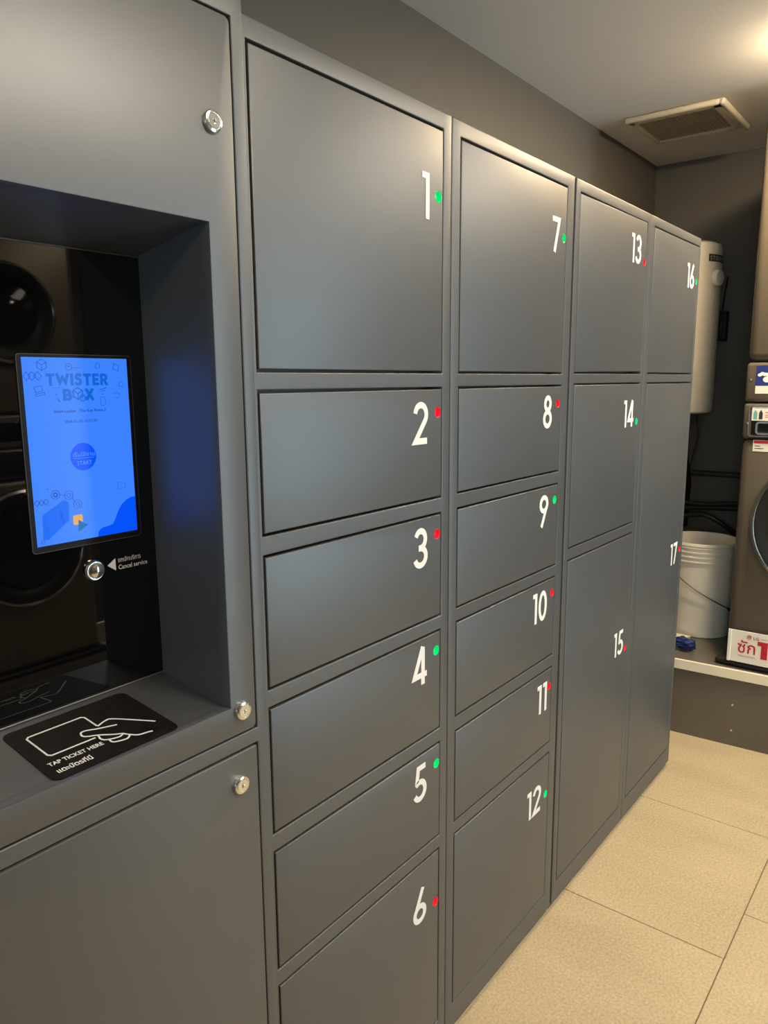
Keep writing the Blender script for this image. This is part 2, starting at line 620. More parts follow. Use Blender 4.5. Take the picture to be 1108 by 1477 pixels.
GAP, GAPZ = 0.0030, 0.0042
TOP = 1.838
COLS = [
    # x0, x1, opening x0, x1, doors (number, z0, z1, number x0 or None, number z0, led x, led z, colour)
    (0.6635, 1.1545, 0.6893, 1.1308, [
        ('1', 1.405, 1.8115, 1.066, 1.659, 1.1145, 1.700, 'g'), ('2', 1.1808, 1.3815, 1.041, 1.283, 1.116, 1.337, 'r'),
        ('3', 0.9558, 1.1546, 1.042, 1.061, 1.116, 1.115, 'r'), ('4', 0.7290, 0.9303, 1.038, 0.8385, 1.115, 0.891, 'g'),
        ('5', 0.5006, 0.7018, 1.041, 0.606, 1.118, 0.660, 'g'), ('6', 0.0736, 0.4742, 1.041, 0.346, 1.1175, 0.360, 'r')]),
    (1.1565, 1.6560, 1.1836, 1.6225, [
        ('7', 1.405, 1.8115, 1.547, 1.666, 1.6085, 1.701, 'g'), ('8', 1.1808, 1.3815, 1.531, 1.285, 1.605, 1.339, 'r'),
        ('9', 0.9552, 1.1546, 1.527, 1.060, 1.604, 1.116, 'g'), ('10', 0.7300, 0.9300, 1.508, 0.833, 1.607, 0.890, 'r'),
        ('11', 0.5006, 0.7016, 1.545, 0.597, 1.6075, 0.653, 'r'), ('12', 0.0736, 0.4754, 1.508, 0.336, 1.607, 0.366, 'g')]),
    (1.6660, 2.1558, 1.6895, 2.1335, [
        ('13', 1.4065, 1.8130, 2.018, 1.695, 2.1185, 1.704, 'r'), ('14', 0.9807, 1.3835, 2.016, 1.262, 2.117, 1.275, 'g'),
        ('15', 0.0736, 0.9532, 2.026, 0.594, 2.117, 0.602, 'r')]),
    (2.1572, 2.6250, 2.1870, 2.6115, [
        ('16', 1.4070, 1.8130, 2.498, 1.676, 2.5965, 1.702, 'g'), ('17', 0.0790, 1.3828, 2.499, 0.775, 2.5955, 0.817, 'r')]),
]
COL_LABELS = ['tall charcoal steel locker column with doors numbered 1 to 6 next to the kiosk',
              'tall charcoal steel locker column with doors numbered 7 to 12',
              'tall charcoal steel locker column with three doors numbered 13 to 15',
              'tall charcoal steel locker column with doors numbered 16 and 17 at the end of the row']
for (x0, x1, a, b, doors), lab in zip(COLS, COL_LABELS):
    e = tag(empty('locker_column', ((x0 + x1) / 2, 0.27, 0)), lab, 'lockers', 'numbered locker columns')
    ox, oy = e.location.x, e.location.y
    L = lambda x: x - ox
    zs = sorted({0.02, TOP} | {z for d in doors for z in (d[1], d[2])})
    holes = {(1, zs.index(d[1])) for d in doors}
    face_frame('face_frame', [L(x0), L(a), L(b), L(x1)], zs, holes, -oy, 0.036, LOCKER, e, 0.0021)
    box('carcass', (L(x0), 0.036 - oy, 0.02), (L(x1), 0.55 - oy, TOP), LOCKER, e)
    box('plinth', (L(x0) + 0.004, 0.010 - oy, 0.0), (L(x1) - 0.004, 0.54 - oy, 0.02), LOCKER, e)
    for num, z0, z1, nx, nz, lx, lz, c in doors:
        dx0, dx1, dz0, dz1 = L(a) + GAP, L(b) - GAP, z0 + GAPZ, z1 - GAPZ
        d = door_mesh('door', dx0, dx1, dz0, dz1, -oy - 0.0002, 0.0165, LOCKER, e, (L(lx), lz, 0.0098))
        numeral(num, L(nx), nz, 0.0735, -oy - 0.0002, d)
        indicator(L(lx), lz, 0.0098, -oy - 0.0002, GREEN_LED if c == 'g' else RED_LED, d)
        if num == '13':                     # hangs a little crooked, its free edge lifted
            piv = Vector((dx0, -oy, dz0))
            d.matrix_local = Matrix.Translation(piv) @ Matrix.Rotation(math.radians(-0.42), 4, 'Y') @ Matrix.Translation(-piv)

# ------------------------------------------------------------------ kiosk
YK = -0.0265                      # its face stands a little proud of the lockers
KX0, KX1 = 0.17, 0.6610
RX0, RX1 = 0.232, 0.598           # recess
YB = 0.1185                       # display glass
kz = Vector((0.415, 0.27, 0))
kiosk = tag(empty('locker_kiosk', kz), 'charcoal steel self-service kiosk with lit blue touch screen in a recess', 'kiosk')
kl = lambda x, y, z: (x - kz.x, y - kz.y, z)
bm = bmesh.new()
add_box(bm, kl(KX0, YK + 0.018, 0.02), kl(KX0 + 0.012, 0.55, TOP))
add_box(bm, kl(KX1 - 0.012, YK + 0.018, 0.02), kl(KX1, 0.55, TOP))
add_box(bm, kl(KX0 + 0.012, YK + 0.018, TOP - 0.012), kl(KX1 - 0.012, 0.55, TOP))
add_box(bm, kl(KX0 + 0.012, 0.538, 0.02), kl(KX1 - 0.012, 0.55, TOP - 0.012))
add_box(bm, kl(KX0 + 0.012, YK + 0.018, 0.02), kl(KX1 - 0.012, 0.538, 0.035))
add_box(bm, kl(KX0 + 0.012, YK + 0.018, 0.899), kl(KX1 - 0.012, 0.538, 0.915))
finish(bm, 'carcass', LOCKER, kiosk)
box('plinth', kl(KX0 + 0.004, YK + 0.012, 0), kl(KX1 - 0.004, 0.54, 0.02), LOCKER, kiosk)
DX0, DX1 = KX0 + 0.0175, 0.6432
face_frame('face_frame', [KX0 - kz.x, DX0 - kz.x, DX1 - kz.x, KX1 - kz.x], [0.02, 0.0736, 0.9060, 0.9268, 1.8128, TOP], {(1, 1), (1, 3)}, YK - kz.y, 0.018, LOCKER, kiosk)


def rounded_leaf(name, u0, u1, v0, v1, rad, hole, parent):
    """door leaf with rounded corners and, if given, a rectangular opening"""
    y = YK - 0.0002 - kz.y
    bm = bmesh.new()
    pts = rrect(u0, v0, u1, v1, rad, 4)
    cv = [bm.verts.new((a, y, b)) for a, b in pts]
    edges = [bm.edges.new((cv[i], cv[(i + 1) % len(cv)])) for i in range(len(cv))]
    if hole:
        h0, h1, w0, w1 = hole
        hv = [bm.verts.new((a, y, b)) for a, b in ((h0, w0), (h1, w0), (h1, w1), (h0, w1))]
        edges += [bm.edges.new((hv[i], hv[(i + 1) % 4])) for i in range(4)]
    bmesh.ops.triangle_fill(bm, use_beauty=True, use_dissolve=False, edges=edges, normal=(0, -1, 0))
    r = bmesh.ops.extrude_face_region(bm, geom=list(bm.faces))
    bmesh.ops.translate(bm, vec=(0, 0.0165, 0), verts=[v for v in r['geom'] if isinstance(v, bmesh.types.BMVert)])
    bmesh.ops.recalc_face_normals(bm, faces=bm.faces)
    es = [e for e in bm.edges if e.calc_face_angle(0) > 1.0 and all(abs(v.co.y - y) < 1e-6 for v in e.verts)]
    bmesh.ops.bevel(bm, geom=es, offset=0.0014, segments=2, profile=0.5, affect='EDGES')
    return finish(bm, name, LOCKER, parent, True)


KG = 0.0028
upper = rounded_leaf('service_panel', DX0 + KG - kz.x, DX1 - KG - kz.x, 0.9268 + KG, 1.8128 - KG, 0.007, (RX0 - kz.x, RX1 - kz.x, 0.9703, 1.5777), kiosk)
lower = rounded_leaf('lower_door', DX0 + KG - kz.x, DX1 - KG - kz.x, 0.0736 + KG, 0.9060 - KG, 0.003, None, kiosk)


def lock(x, z, parent):
    o = lathe('lock', [(0.0125, 0.0), (0.0128, -0.003), (0.0118, -0.0052), (0.0098, -0.0056), (0.0094, -0.0048), (0.0086, -0.0048), (0.0082, -0.0062), (0.0030, -0.0062), (0.0026, -0.0040), (0, -0.0040)],
              (x - kz.x, YK - kz.y, z), (0, 1, 0), CHROME, parent, 32)
    return o


lock(0.608, 1.689, upper)
lock(0.6165, 0.9616, upper)
lock(0.608, 0.8581, lower)

# recess lining: sloped soffit, vertical sides, slightly rising shelf
Y1 = YK + 0.0164
ZT0, ZT1, ZB0, ZB1 = 1.5777, 1.5537, 0.9703, 0.9860


def sheet(name, pts, off, m):
    return prism(name, [kl(*p) for p in pts], off, m, kiosk)


sheet('recess_soffit', [(RX0, Y1, ZT0), (RX1, Y1, ZT0), (RX1, YB, ZT1), (RX0, YB, ZT1)], (0, 0, 0.0015), LOCKER)
sheet('recess_shelf', [(RX0, Y1, ZB0), (RX1, Y1, ZB0), (RX1, YB, ZB1), (RX0, YB, ZB1)], (0, 0, -0.0015), LOCKER)
for x, s in ((RX0, -1), (RX1, 1)):
    sheet('recess_side', [(x, Y1, ZB0), (x, YB, ZB1), (x, YB, ZT1), (x, Y1, ZT0)], (0.0015 * s, 0, 0), LOCKER)
glass = box('display_glass', kl(RX0 - 0.001, YB, ZB1 - 0.004), kl(RX1 + 0.001, YB + 0.004, ZT1 + 0.004), BLACK_GLASS, kiosk)
tube('seal_strip', [kl(RX0, YB - 0.001, ZB1 + 0.0012), kl(RX1, YB - 0.001, ZB1 + 0.0012)], 0.0012, LOCKER, kiosk, 6)
tube('seal_strip', [kl(RX0, YB - 0.001, ZT1 - 0.0012), kl(RX1, YB - 0.001, ZT1 - 0.0012)], 0.0012, LOCKER, kiosk, 6)

# touch screen
SX0, SX1, SZ0, SZ1 = 0.4322, 0.5697, 1.1975, 1.4228


def light_mat(name, col, s):
    return mat(name, (0.0, 0.0, 0.0), 0.25, spec=0.25, emit=col, estr=s)


SCR = 0.73
BG = light_mat('screen_blue', (0.045, 0.225, 1.0), SCR)
DEEP = light_mat('screen_deep_blue', (0.0, 0.085, 0.95), SCR)
MID = light_mat('screen_mid_blue', (0.002, 0.14, 0.90), SCR)
LOGO = light_mat('screen_logo_blue', (0.004, 0.13, 0.66), SCR)
LINE = light_mat('screen_line_navy', (0.010, 0.070, 0.42), SCR)
ORANGE = light_mat('screen_orange', (0.75, 0.40, 0.10), SCR)
TEAL = light_mat('screen_teal', (0.0, 0.15, 0.45), SCR)
PALE = light_mat('screen_pale', (0.10, 0.32, 1.0), SCR)
BEZ = mat('bezel', (0.006, 0.006, 0.007), 0.45, spec=0.2)
bm = bmesh.new()
pl_g = Plane2D(kl(0, YB, 0), (1, 0, 0), (0, 0, 1), (0, -1, 0))
add_poly(bm, pl_g, rrect(SX0 - 0.0055, SZ0 - 0.0075, SX1 + 0.0055, SZ1 + 0.0035, 0.004), 0.0018, 0.0018)
screen = finish(bm, 'touch_screen', BEZ, kiosk)
bm = bmesh.new()
pts = rrect(SX0 - 0.0058, SZ0 - 0.0078, SX1 + 0.0058, SZ1 + 0.0038, 0.0042)
add_stroke(bm, pl_g, pts[:-1], 0.0006, 0.0019, 0.0019, True)
finish(bm, 'bezel_edge', mat('bezel_edge', (0.07, 0.068, 0.06), 0.5), screen)
S = Plane2D(kl(SX0, YB - 0.0018, SZ1), (0.001, 0, 0), (0, 0, -0.001), (0, -1, 0))    # millimetres, v downwards
SU = Plane2D(kl(SX0, YB - 0.0018, SZ1), (0.001, 0, 0), (0, 0, 0.001), (0, -1, 0))    # for lettering, v upwards
SW, SH = 137.5, 225.3


def art(name, m, h, fn):
    bm = bmesh.new()
    fn(bm, h)
    return finish(bm, name, m, screen)


art('display', BG, 0.0003, lambda b, h: add_poly(b, S, [(0, 0), (SW, 0), (SW, SH), (0, SH)], h, 0.0003))
art('blue_hill', DEEP, 0.0005, lambda b, h: add_poly(b, S, [(80.1, SH), (81, 219), (84, 216), (88.2, 214.1), (95, 213.6), (102.1, 211.8), (106, 206), (110.8, 196.0), (117, 187.5), (124.7, 182.2), (131, 180), (SW, 179.5), (SW, SH)], h))


def card_art(b, h):
    add_poly(b, S, [(9.0, 189.5), (11, 186.5), (36.5, 172.6), (39, 172.6), (43.9, 176.2), (42.7, 198.0), (14.7, 218.1), (8.1, 218.2)], h)


art('locker_picture', MID, 0.0005, card_art)
art('locker_picture_edge', DEEP, 0.0006, lambda b, h: (add_poly(b, S, [(33, 184), (35, 188), (34.2, 193), (37, 200), (34, 203), (33.5, 196), (31, 193.5)], h), add_stroke(b, S, [(12, 190), (14.7, 218)], .6, h)))
art('orange_square', ORANGE, 0.0005, lambda b, h: add_poly(b, S, rrect(48, 193, 60.5, 205.3, 1.5), h))
art('play_arrow', TEAL, 0.0006, lambda b, h: add_poly(b, S, [(54.6, 199.4), (67.6, 207.4), (53.9, 214.4)], h))
art('start_button', DEEP, 0.0005, lambda b, h: add_poly(b, S, arc(68, 121, 17.2, 17.2, 0, 360, 40)[:-1], h))


def start_txt(b, h):
    add_stroke(b, S, [(54, 122.6), (82, 122.6)], .45, h)


art('start_rule', PALE, 0.0007, start_txt)
mesh_obj(text_mesh('เริ่มใช้งาน', SU, 53.4, -120.4, 7.0, 0.0007, 29), 'start_lettering', PALE, screen)
mesh_obj(text_mesh('START', SU, 58.5, -131.2, 7.4, 0.0007, 20), 'start_lettering', PALE, screen)


def heavy(b, txt, u0, v0, hgt, width, h):
    """heavy sans capitals from thick strokes"""
    bow = lambda cx, cy, rx, ry: [(.1, cy + ry), (cx, cy + ry)] + arc(cx, cy, rx, ry, 85, -85, 10) + [(cx, cy - ry), (.1, cy - ry)]
    LET = {
        'T': (.72, [[(0, .875), (.72, .875)], [(.36, .9), (.36, 0)]]),
        'W': (1.16, [[(.10, 1), (.34, .26), (.58, .70), (.82, .26), (1.06, 1)]]),
        'I': (.26, [[(.13, 0), (.13, 1)]]),
        'S': (.68, [sm([(.61, .79), (.46, .885), (.25, .865), (.155, .73), (.27, .575), (.44, .49), (.535, .30), (.44, .135), (.24, .115), (.05, .22)], 4)]),
        'E': (.62, [[(.125, 0), (.125, 1)], [(.1, .88), (.6, .88)], [(.1, .5), (.55, .5)], [(.1, .12), (.6, .12)]]),
        'R': (.74, [[(.125, 0), (.125, 1)], bow(.40, .675, .18, .20), [(.34, .50), (.62, 0)]]),
        'B': (.72, [[(.125, 0), (.125, 1)], bow(.38, .69, .16, .19), bow(.40, .31, .19, .19)]),
        'X': (.80, [[(.12, 1), (.68, 0)], [(.68, 1), (.12, 0)]]),
    }
    tot = sum(LET[c][0] + .09 for c in txt) - .09
    k = width / tot
    u = u0
    for n, c in enumerate(txt):
        for q, p in enumerate(LET[c][1]):
            add_stroke(b, Plane2D(SU.p(u, v0), SU.U * k, SU.V * hgt, SU.N), p, .235, h + 0.00001 * q)
        u += (LET[c][0] + .09) * k


def sm(p, n=6):
    return [(q.x, q.y) for q in spline([(a, b, 0) for a, b in p], n)]


art('title_lettering', LOGO, 0.0006, lambda b, h: heavy(b, 'TWISTER', 27.7, -33.2, 14.6, 81.5, h))
art('title_lettering', LOGO, 0.0006, lambda b, h: heavy(b, 'B', 47.4, -51.4, 14.2, 12.0, h))
art('title_lettering', LOGO, 0.0006, lambda b, h: heavy(b, 'X', 75.6, -51.4, 14.2, 13.6, h))


def box_icon(b, h):
    hexa = [(67 + 7.2 * math.sin(math.radians(60 * k)), 43.0 - 7.2 * math.cos(math.radians(60 * k))) for k in range(6)]
    add_stroke(b, S, hexa, 1.5, h, closed=True)
    add_stroke(b, S, [hexa[5], (67, 43.0), hexa[1]], 1.1, h)
    add_stroke(b, S, [(67, 43.0), hexa[3]], 1.1, h)
    add_stroke(b, S, arc(73, 48.5, 3.6, 3.6, 0, 360, 20)[:-1], 1.6, h + .0001, closed=True)
    add_stroke(b, S, [(73, 46.3), (73, 48.7), (74.6, 48.7)], .8, h + .0001)


art('title_lettering', LOGO, 0.0006, box_icon)
mesh_obj(text_mesh('Smart Locker - The Key Prime 3', SU, 34.0, -65.6, 5.0, 0.0006, 69, bold=0.10), 'caption_lettering', LINE, screen)
mesh_obj(text_mesh('2024-01-20 15:21:30', SU, 46.1, -78.4, 4.8, 0.0006, 44, bold=0.05), 'date_lettering', LINE, screen)


def icons(b, h):
    w = .55
    hexa = [(23.7 + 6.6 * math.sin(math.radians(60 * k)), 8.8 - 6.6 * math.cos(math.radians(60 * k))) for k in range(6)]
    add_stroke(b, S, hexa, w, h, closed=True)
    add_stroke(b, S, [hexa[5], (23.7, 8.8), hexa[1]], w, h)
    add_stroke(b, S, [(23.7, 8.8), hexa[3]], w, h)
    for cx, cy, r in ((4.2, 22, 5), (11, 21.7, 5), (18, 21.7, 5), (4, 172, 3.6), (9.5, 172, 3.6), (15, 171.8, 3.6)):
        add_stroke(b, S, [(max(.5, cx - r), cy), (cx, cy - r), (cx + r, cy), (cx, cy + r)], w, h, closed=True)
    add_stroke(b, S, arc(57.5, 10.8, 4, 4, 0, 360, 20)[:-1], w, h, closed=True)
    add_stroke(b, S, [(55.6, 9), (57.5, 11), (59.5, 9.5)], w, h)
    add_stroke(b, S, [(61.5, 12), (72, 12)], w * .8, h)
    add_stroke(b, S, [(12.5, 34.6), (21.2, 33.2), (22.8, 39.3), (14.0, 41.2)], w, h, closed=True)
    add_stroke(b, S, [(13.2, 43.4), (24.6, 40.8), (25.2, 43.2), (13.9, 45.6)], w, h, closed=True)
    add_stroke(b, S, [(118.5, 6), (125.5, 8.8), (124.8, 15.4), (117.5, 13)], w, h, closed=True)
    add_stroke(b, S, [(93, 12), (93.5, 7), (96, 5), (98.4, 7), (99, 12)], w * .8, h, closed=True)
    add_stroke(b, S, [(124, 35), (125, 30), (127.6, 28), (130, 30.5), (130.6, 35.5)], w * .8, h, closed=True)
    add_stroke(b, S, [(115.5, 44.5), (120, 42), (124.5, 44.8)], w, h)
    add_stroke(b, S, [(117, 48), (120.5, 49.5), (124, 47.6)], w * .7, h)
    add_stroke(b, S, rrect(97, 48, 103.4, 58, 1), w * .7, h, closed=True)
    add_stroke(b, S, [(34, 36.0), (48, 35.4)], w * .7, h)
    add_stroke(b, S, [(96, 38.4), (101, 37.8), (106.5, 36.2)], w * 1.3, h)
    add_stroke(b, S, [(98.5, 40.2), (104.5, 39.6)], w, h)
    add_stroke(b, S, [(98.2, 44.6), (102, 44.3)], w, h)
    add_stroke(b, S, [(37, 42), (40, 43.6), (38.2, 45.4)], w * .8, h)
    add_stroke(b, S, [(40, 48.5), (43, 53)], w * 1.6, h)
    for cx, cy in ((27.6, 164.4), (44.6, 167), (55.5, 179.7)):
        add_stroke(b, S, arc(cx, cy, 5.4, 5.4, 0, 360, 24)[:-1], w, h, closed=True)
        add_stroke(b, S, arc(cx, cy, 2.2, 2.6, 0, 360, 14)[:-1], 1.3 if cx < 30 else w, h, closed=True)
    add_stroke(b, S, [(33, 165.2), (39.2, 166.2)], w, h)
    add_stroke(b, S, [(48.4, 171), (52, 175.6)], w, h)
    add_stroke(b, S, [(113, 159), (117, 158.4), (119, 160.4), (123.6, 160), (123.2, 166.8), (113, 167.4)], w * .5, h, closed=True)
    add_stroke(b, S, arc(7.4, 220, 2.2, 2.2, 0, 360, 12)[:-1], w * .7, h, closed=True)
    add_poly(b, S, arc(18.4, 156.5, .8, .8, 0, 360, 8)[:-1], h)


art('line_icons', LINE, 0.0006, icons)['kind'] = 'stuff'

# cancel button and its lettering
lathe('push_button', [(0.0135, 0.0), (0.0138, -0.003), (0.0118, -0.0056), (0.0108, -0.0056), (0.0100, -0.0042), (0.0086, -0.0082), (0.005, -0.0098), (0, -0.0102)],
      kl(0.5036, YB, 1.1545), (0, 1, 0), CHROME, kiosk, 36)
GV = mat('white_print', (0.62, 0.62, 0.62), 0.5)
bm = bmesh.new()
add_poly(bm, pl_g, [(0.5232, 1.1563), (0.5352, 1.1478), (0.5352, 1.1642)], 0.0004)
finish(bm, 'arrow_print', GV, kiosk)
mesh_obj(text_mesh('ยกเลิกบริการ', pl_g, 0.5388, 1.1578, 0.0088, 0.0004, 0.0340), 'cancel_lettering', GV, kiosk)
mesh_obj(text_mesh('Cancel service', pl_g, 0.5388, 1.1482, 0.0088, 0.0004, 0.0440, bold=0.0001), 'cancel_lettering', GV, kiosk)

# ticket reader sticker on the shelf
sl = (ZB1 - ZB0) / (YB - YK)
nv = Vector((0, -sl, 1)).normalized()
SHF = Plane2D(Vector(kl(0, YK, ZB0)) - Vector((0, YK, sl * YK)), (1, 0, 0), (0, 1, sl), nv)      # (u, v) = world x, y
bm = bmesh.new()
add_poly(bm, SHF, rrect(0.3615, -0.0205, 0.5240, 0.1050, 0.011), 0.0004)
sticker = finish(bm, 'ticket_reader_sticker', mat('black_sticker', (0.008, 0.007, 0.006), 0.5, spec=0.2, noise=(60, 0.5)), kiosk)
tag(sticker, 'black tap-ticket sticker with white line drawing of a hand and card')


def sm(p, n=6):
    return [(q.x, q.y) for q in spline([(a, b, 0) for a, b in p], n)]


bm = bmesh.new()
w = 0.0021
add_stroke(bm, SHF, [(0.4533, 0.0500), (0.4530, 0.0785), (0.4500, 0.0815), (0.3835, 0.0812), (0.3802, 0.0780), (0.3806, 0.0320), (0.3838, 0.0285), (0.4376, 0.0283)], w, 0.0007)
add_stroke(bm, SHF, sm([(0.4533, 0.0492), (0.4667, 0.0546), (0.4753, 0.0529), (0.492, 0.034), (0.5099, 0.0122)]), w, 0.00073)
add_stroke(bm, SHF, sm([(0.4719, 0.037), (0.4508, 0.0441), (0.438, 0.0497), (0.4313, 0.049), (0.4287, 0.0417), (0.4326, 0.0368), (0.4429, 0.0313), (0.4568, 0.0201), (0.4654, 0.0151)]), w, 0.00076)
add_stroke(bm, SHF, sm([(0.4425, 0.0300), (0.4405, 0.0217), (0.4446, 0.0155), (0.4581, 0.0112), (0.4661, 0.0144)]), w, 0.00079)
add_stroke(bm, SHF, sm([(0.4654, 0.0151), (0.4690, 0.0085), (0.4768, -0.0003), (0.4886, -0.0028), (0.494, -0.0046)]), w, 0.00082)
add_stroke(bm, SHF, sm([(0.447, 0.0138), (0.4461, 0.0088), (0.4493, 0.0047), (0.4625, 0.0015), (0.4698, 0.0065)]), w, 0.00085)
finish(bm, 'hand_and_card_print', WHITE_VINYL, sticker)
mesh_obj(text_mesh('TAP TICKET HERE', SHF, 0.3710, 0.0090, 0.0098, 0.0007, 0.0665, bold=0.00022), 'tap_lettering', WHITE_VINYL, sticker)
mesh_obj(text_mesh('แตะบัตรที่นี่', SHF, 0.3712, -0.0085, 0.0112, 0.0007, 0.0415, bold=0.00022), 'tap_lettering', WHITE_VINYL, sticker)

# ------------------------------------------------------------------ platform at the end of the room
PZ = 0.306
plat = tag(empty('raised_platform', (3.3, -0.8, 0)), 'low grey platform with cream front edge carrying the washers', 'platform')
px = lambda x, y, z: (x - 3.3, y + 0.8, z)
fx = lambda y: 2.913 - 0.065 * y
PFACE = mat('platform_laminate', (0.115, 0.098, 0.075), 0.38, noise=(3, 0.12))
CREAM = mat('cream_edging', (0.78, 0.72, 0.56), 0.5)
prism('plinth_board', [px(fx(0.55) + .006, 0.55, 0), px(fx(-2.12) + .006, -2.12, 0), px(3.768, -2.12, 0), px(3.768, 0.55, 0)], (0, 0, PZ - 0.036), PFACE, plat)
prism('top_board', [px(fx(0.55) + .012, 0.55, PZ - 0.036), px(fx(-2.12) + .012, -2.12, PZ - 0.036), px(3.768, -2.12, PZ - 0.036), px(3.768, 0.55, PZ - 0.036)], (0, 0, 0.036), mat('platform_top', (0.13, 0.115, 0.095), 0.3, noise=(4, 0.1)), plat)
prism('edge_strip', [px(fx(0.55) - .002, 0.55, PZ - 0.036), px(fx(-2.12) - .002, -2.12, PZ - 0.036), px(fx(-2.12) + .012, -2.12, PZ - 0.036), px(fx(0.55) + .012, 0.55, PZ - 0.036)], (0, 0, 0.036), CREAM, plat)
for y, z in ((-0.135, 0.165), (-0.138, 0.062)):
    lathe('screw', [(0.0045, 0), (0.004, -0.0015), (0, -0.002)], px(fx(y) + .006, y, z), (1, 0, 0), CHROME, plat, 12)

# ------------------------------------------------------------------ stacked washers
WBODY = mat('washer_grey', (0.165, 0.14, 0.105), 0.33, 0.35)
WDARK = mat('washer_dark_trim', (0.012, 0.011, 0.010), 0.45, spec=0.3)
SILVER = mat('silver_trim', (0.55, 0.53, 0.48), 0.25, 1.0)
DGLASS = mat('smoked_door_glass', (0.005, 0.006, 0.006), 0.08, 0, 0.35)


def round_door(cz, R, parent, name='door'):
    """porthole door on the plane x = 0 facing -x"""
    d = lathe(name, [(R, 0.0), (R + 0.004, -0.012), (R - 0.002, -0.030), (R - 0.012, -0.036), (R - 0.016, -0.030)], (0, 0, cz), (1, 0, 0), SILVER, parent, 64)
    lathe('door_rim', [(R - 0.010, -0.0), (R - 0.016, -0.033), (R - 0.045, -0.030), (R - 0.075, -0.012), (R - 0.080, -0.004)], (0, 0, cz), (1, 0, 0), WDARK, d, 64)
    lathe('door_glass', [(R - 0.078, -0.004), (R - 0.085, -0.022), (R - 0.13, -0.036), (R * 0.25, -0.042), (0, -0.043)], (0, 0, cz), (1, 0, 0), DGLASS, d, 48)
    bm = bmesh.new()
    add_box(bm, (-0.050, -R + 0.010, cz - 0.05), (-0.028, -R + 0.040, cz + 0.05), 0.006)
    finish(bm, 'door_handle', WDARK, d, True)
    return d


def stack(loc, rz, label, group):
    e = tag(empty('stacked_washer_dryer', loc), label, 'washer', group)
    e.rotation_euler = (0, 0, rz)
    hw = 0.315
    bm = bmesh.new()
    add_box(bm, (-0.012, -hw - 0.035, 0), (0.70, hw + 0.035, 0.026), 0.012, 3)
    finish(bm, 'base_tray', mat('black_rubber', (0.010, 0.009, 0.008), 0.5), e, True)
    box('washer_body', (0, -hw, 0.026), (0.68, hw, 0.868), WBODY, e, 0.030, 4)
    round_door(0.569, 0.258, e, 'washer_door')
    dw = box('drawer_module', (0, -hw, 0.870), (0.68, hw, 0.998), WBODY, e, 0.012, 3)
    bm = bmesh.new()
    add_box(bm, (-0.004, -hw + 0.03, 0.884), (0.01, hw - 0.03, 0.984), 0.003)
    finish(bm, 'drawer_inset', WDARK, dw, True)
    pl = Plane2D((-0.004, 0, 0), (0, -1, 0), (0, 0, 1), (-1, 0, 0))
    bm = bmesh.new()
    add_stroke(bm, pl, rrect(-hw + 0.022, 0.880, hw - 0.022, 0.988, 0.010), 0.003, 0.003, 0.006, True)
    finish(bm, 'drawer_trim', SILVER, dw)
    bm = bmesh.new()
    add_stroke(bm, pl, rrect(-hw + 0.050, 0.889, -0.02, 0.930, 0.009), 0.007, 0.006, 0.006, True)
    finish(bm, 'drawer_handle', SILVER, dw)
    cp = box('control_panel', (0, -hw, 1.003), (0.68, hw, 1.142), WBODY, e, 0.012, 3)
    bm = bmesh.new()
    add_box(bm, (-0.002, -0.12, 1.03), (0.008, 0.12, 1.11), 0.002)
    finish(bm, 'control_display', DGLASS, cp, True)
    for z in (1.082, 0.925):
        lathe('screw', [(0.005, 0), (0.0045, -0.002), (0, -0.0025)], (0.0, hw - 0.017, z), (1, 0, 0), CHROME, cp if z > 1 else dw, 12)
    box('dryer_body', (0, -hw, 1.145), (0.68, hw, 1.972), WBODY, e, 0.030, 4)
    round_door(1.56, 0.205, e, 'dryer_door')
    return e


WX, WY = 2.966, -0.402
ROTW = math.radians(-3.0)
wash = stack((WX, WY, PZ + 0.0005), 0.0, 'brownish grey stacked washer and dryer beside the white bucket', 'stacked washers in the laundry room')
pls = Plane2D((0, 0, 0), (0, -1, 0), (0, 0, 1), (-1, 0, 0))     # u = towards the right of the front, v = height


def sticker_on(parent, name, u0, v0, u1, v1, m, h, x=0.0, lab=None):
    bm = bmesh.new()
    p = Plane2D((x, 0, 0), (0, -1, 0), (0, 0, 1), (-1, 0, 0))
    add_poly(bm, p, rrect(u0, v0, u1, v1, 0.002, 2), h)
    o = finish(bm, name, m, parent)
    if lab:
        o['label'] = lab
    return o


PAPER = mat('white_paper', (0.80, 0.77, 0.70), 0.6)
NAVY = mat('navy_print', (0.012, 0.03, 0.20), 0.5)
REDP = mat('red_print', (0.55, 0.02, 0.05), 0.5)
GREENP = mat('teal_print', (0.12, 0.45, 0.38), 0.5)
INK = mat('black_ink', (0.02, 0.02, 0.02), 0.6)
# local u of the front = WY - y
U = lambda y: WY - y
s1 = sticker_on(wash, 'blue_sticker', U(-0.121), 1.338 - PZ, U(-0.121) + 0.09, 1.437 - PZ, PAPER, 0.001, lab='blue and white sticker on the control panel')
sticker_on(s1, 'sticker_field', U(-0.121), 1.366 - PZ, U(-0.121) + 0.09, 1.437 - PZ, NAVY, 0.0014)
bm = bmesh.new()
for du, dv, r in ((0.012, 1.404, 0.007), (0.020, 1.408, 0.008), (0.029, 1.406, 0.008), (0.038, 1.405, 0.008), (0.036, 1.388, 0.013), (0.047, 1.405, 0.009)):
    add_poly(bm, pls, arc(U(-0.121) + du, dv - PZ, r, r * .8, 0, 360, 14)[:-1], 0.0016 + du * 0.003)
finish(bm, 'cloud_print', WHITE_VINYL, s1)
s2 = sticker_on(wash, 'detergent_sticker', U(-0.1175), 1.242 - PZ, U(-0.1175) + 0.12, 1.291 - PZ, PAPER, 0.0052, lab='white sticker with small teal and black bottle pictures')
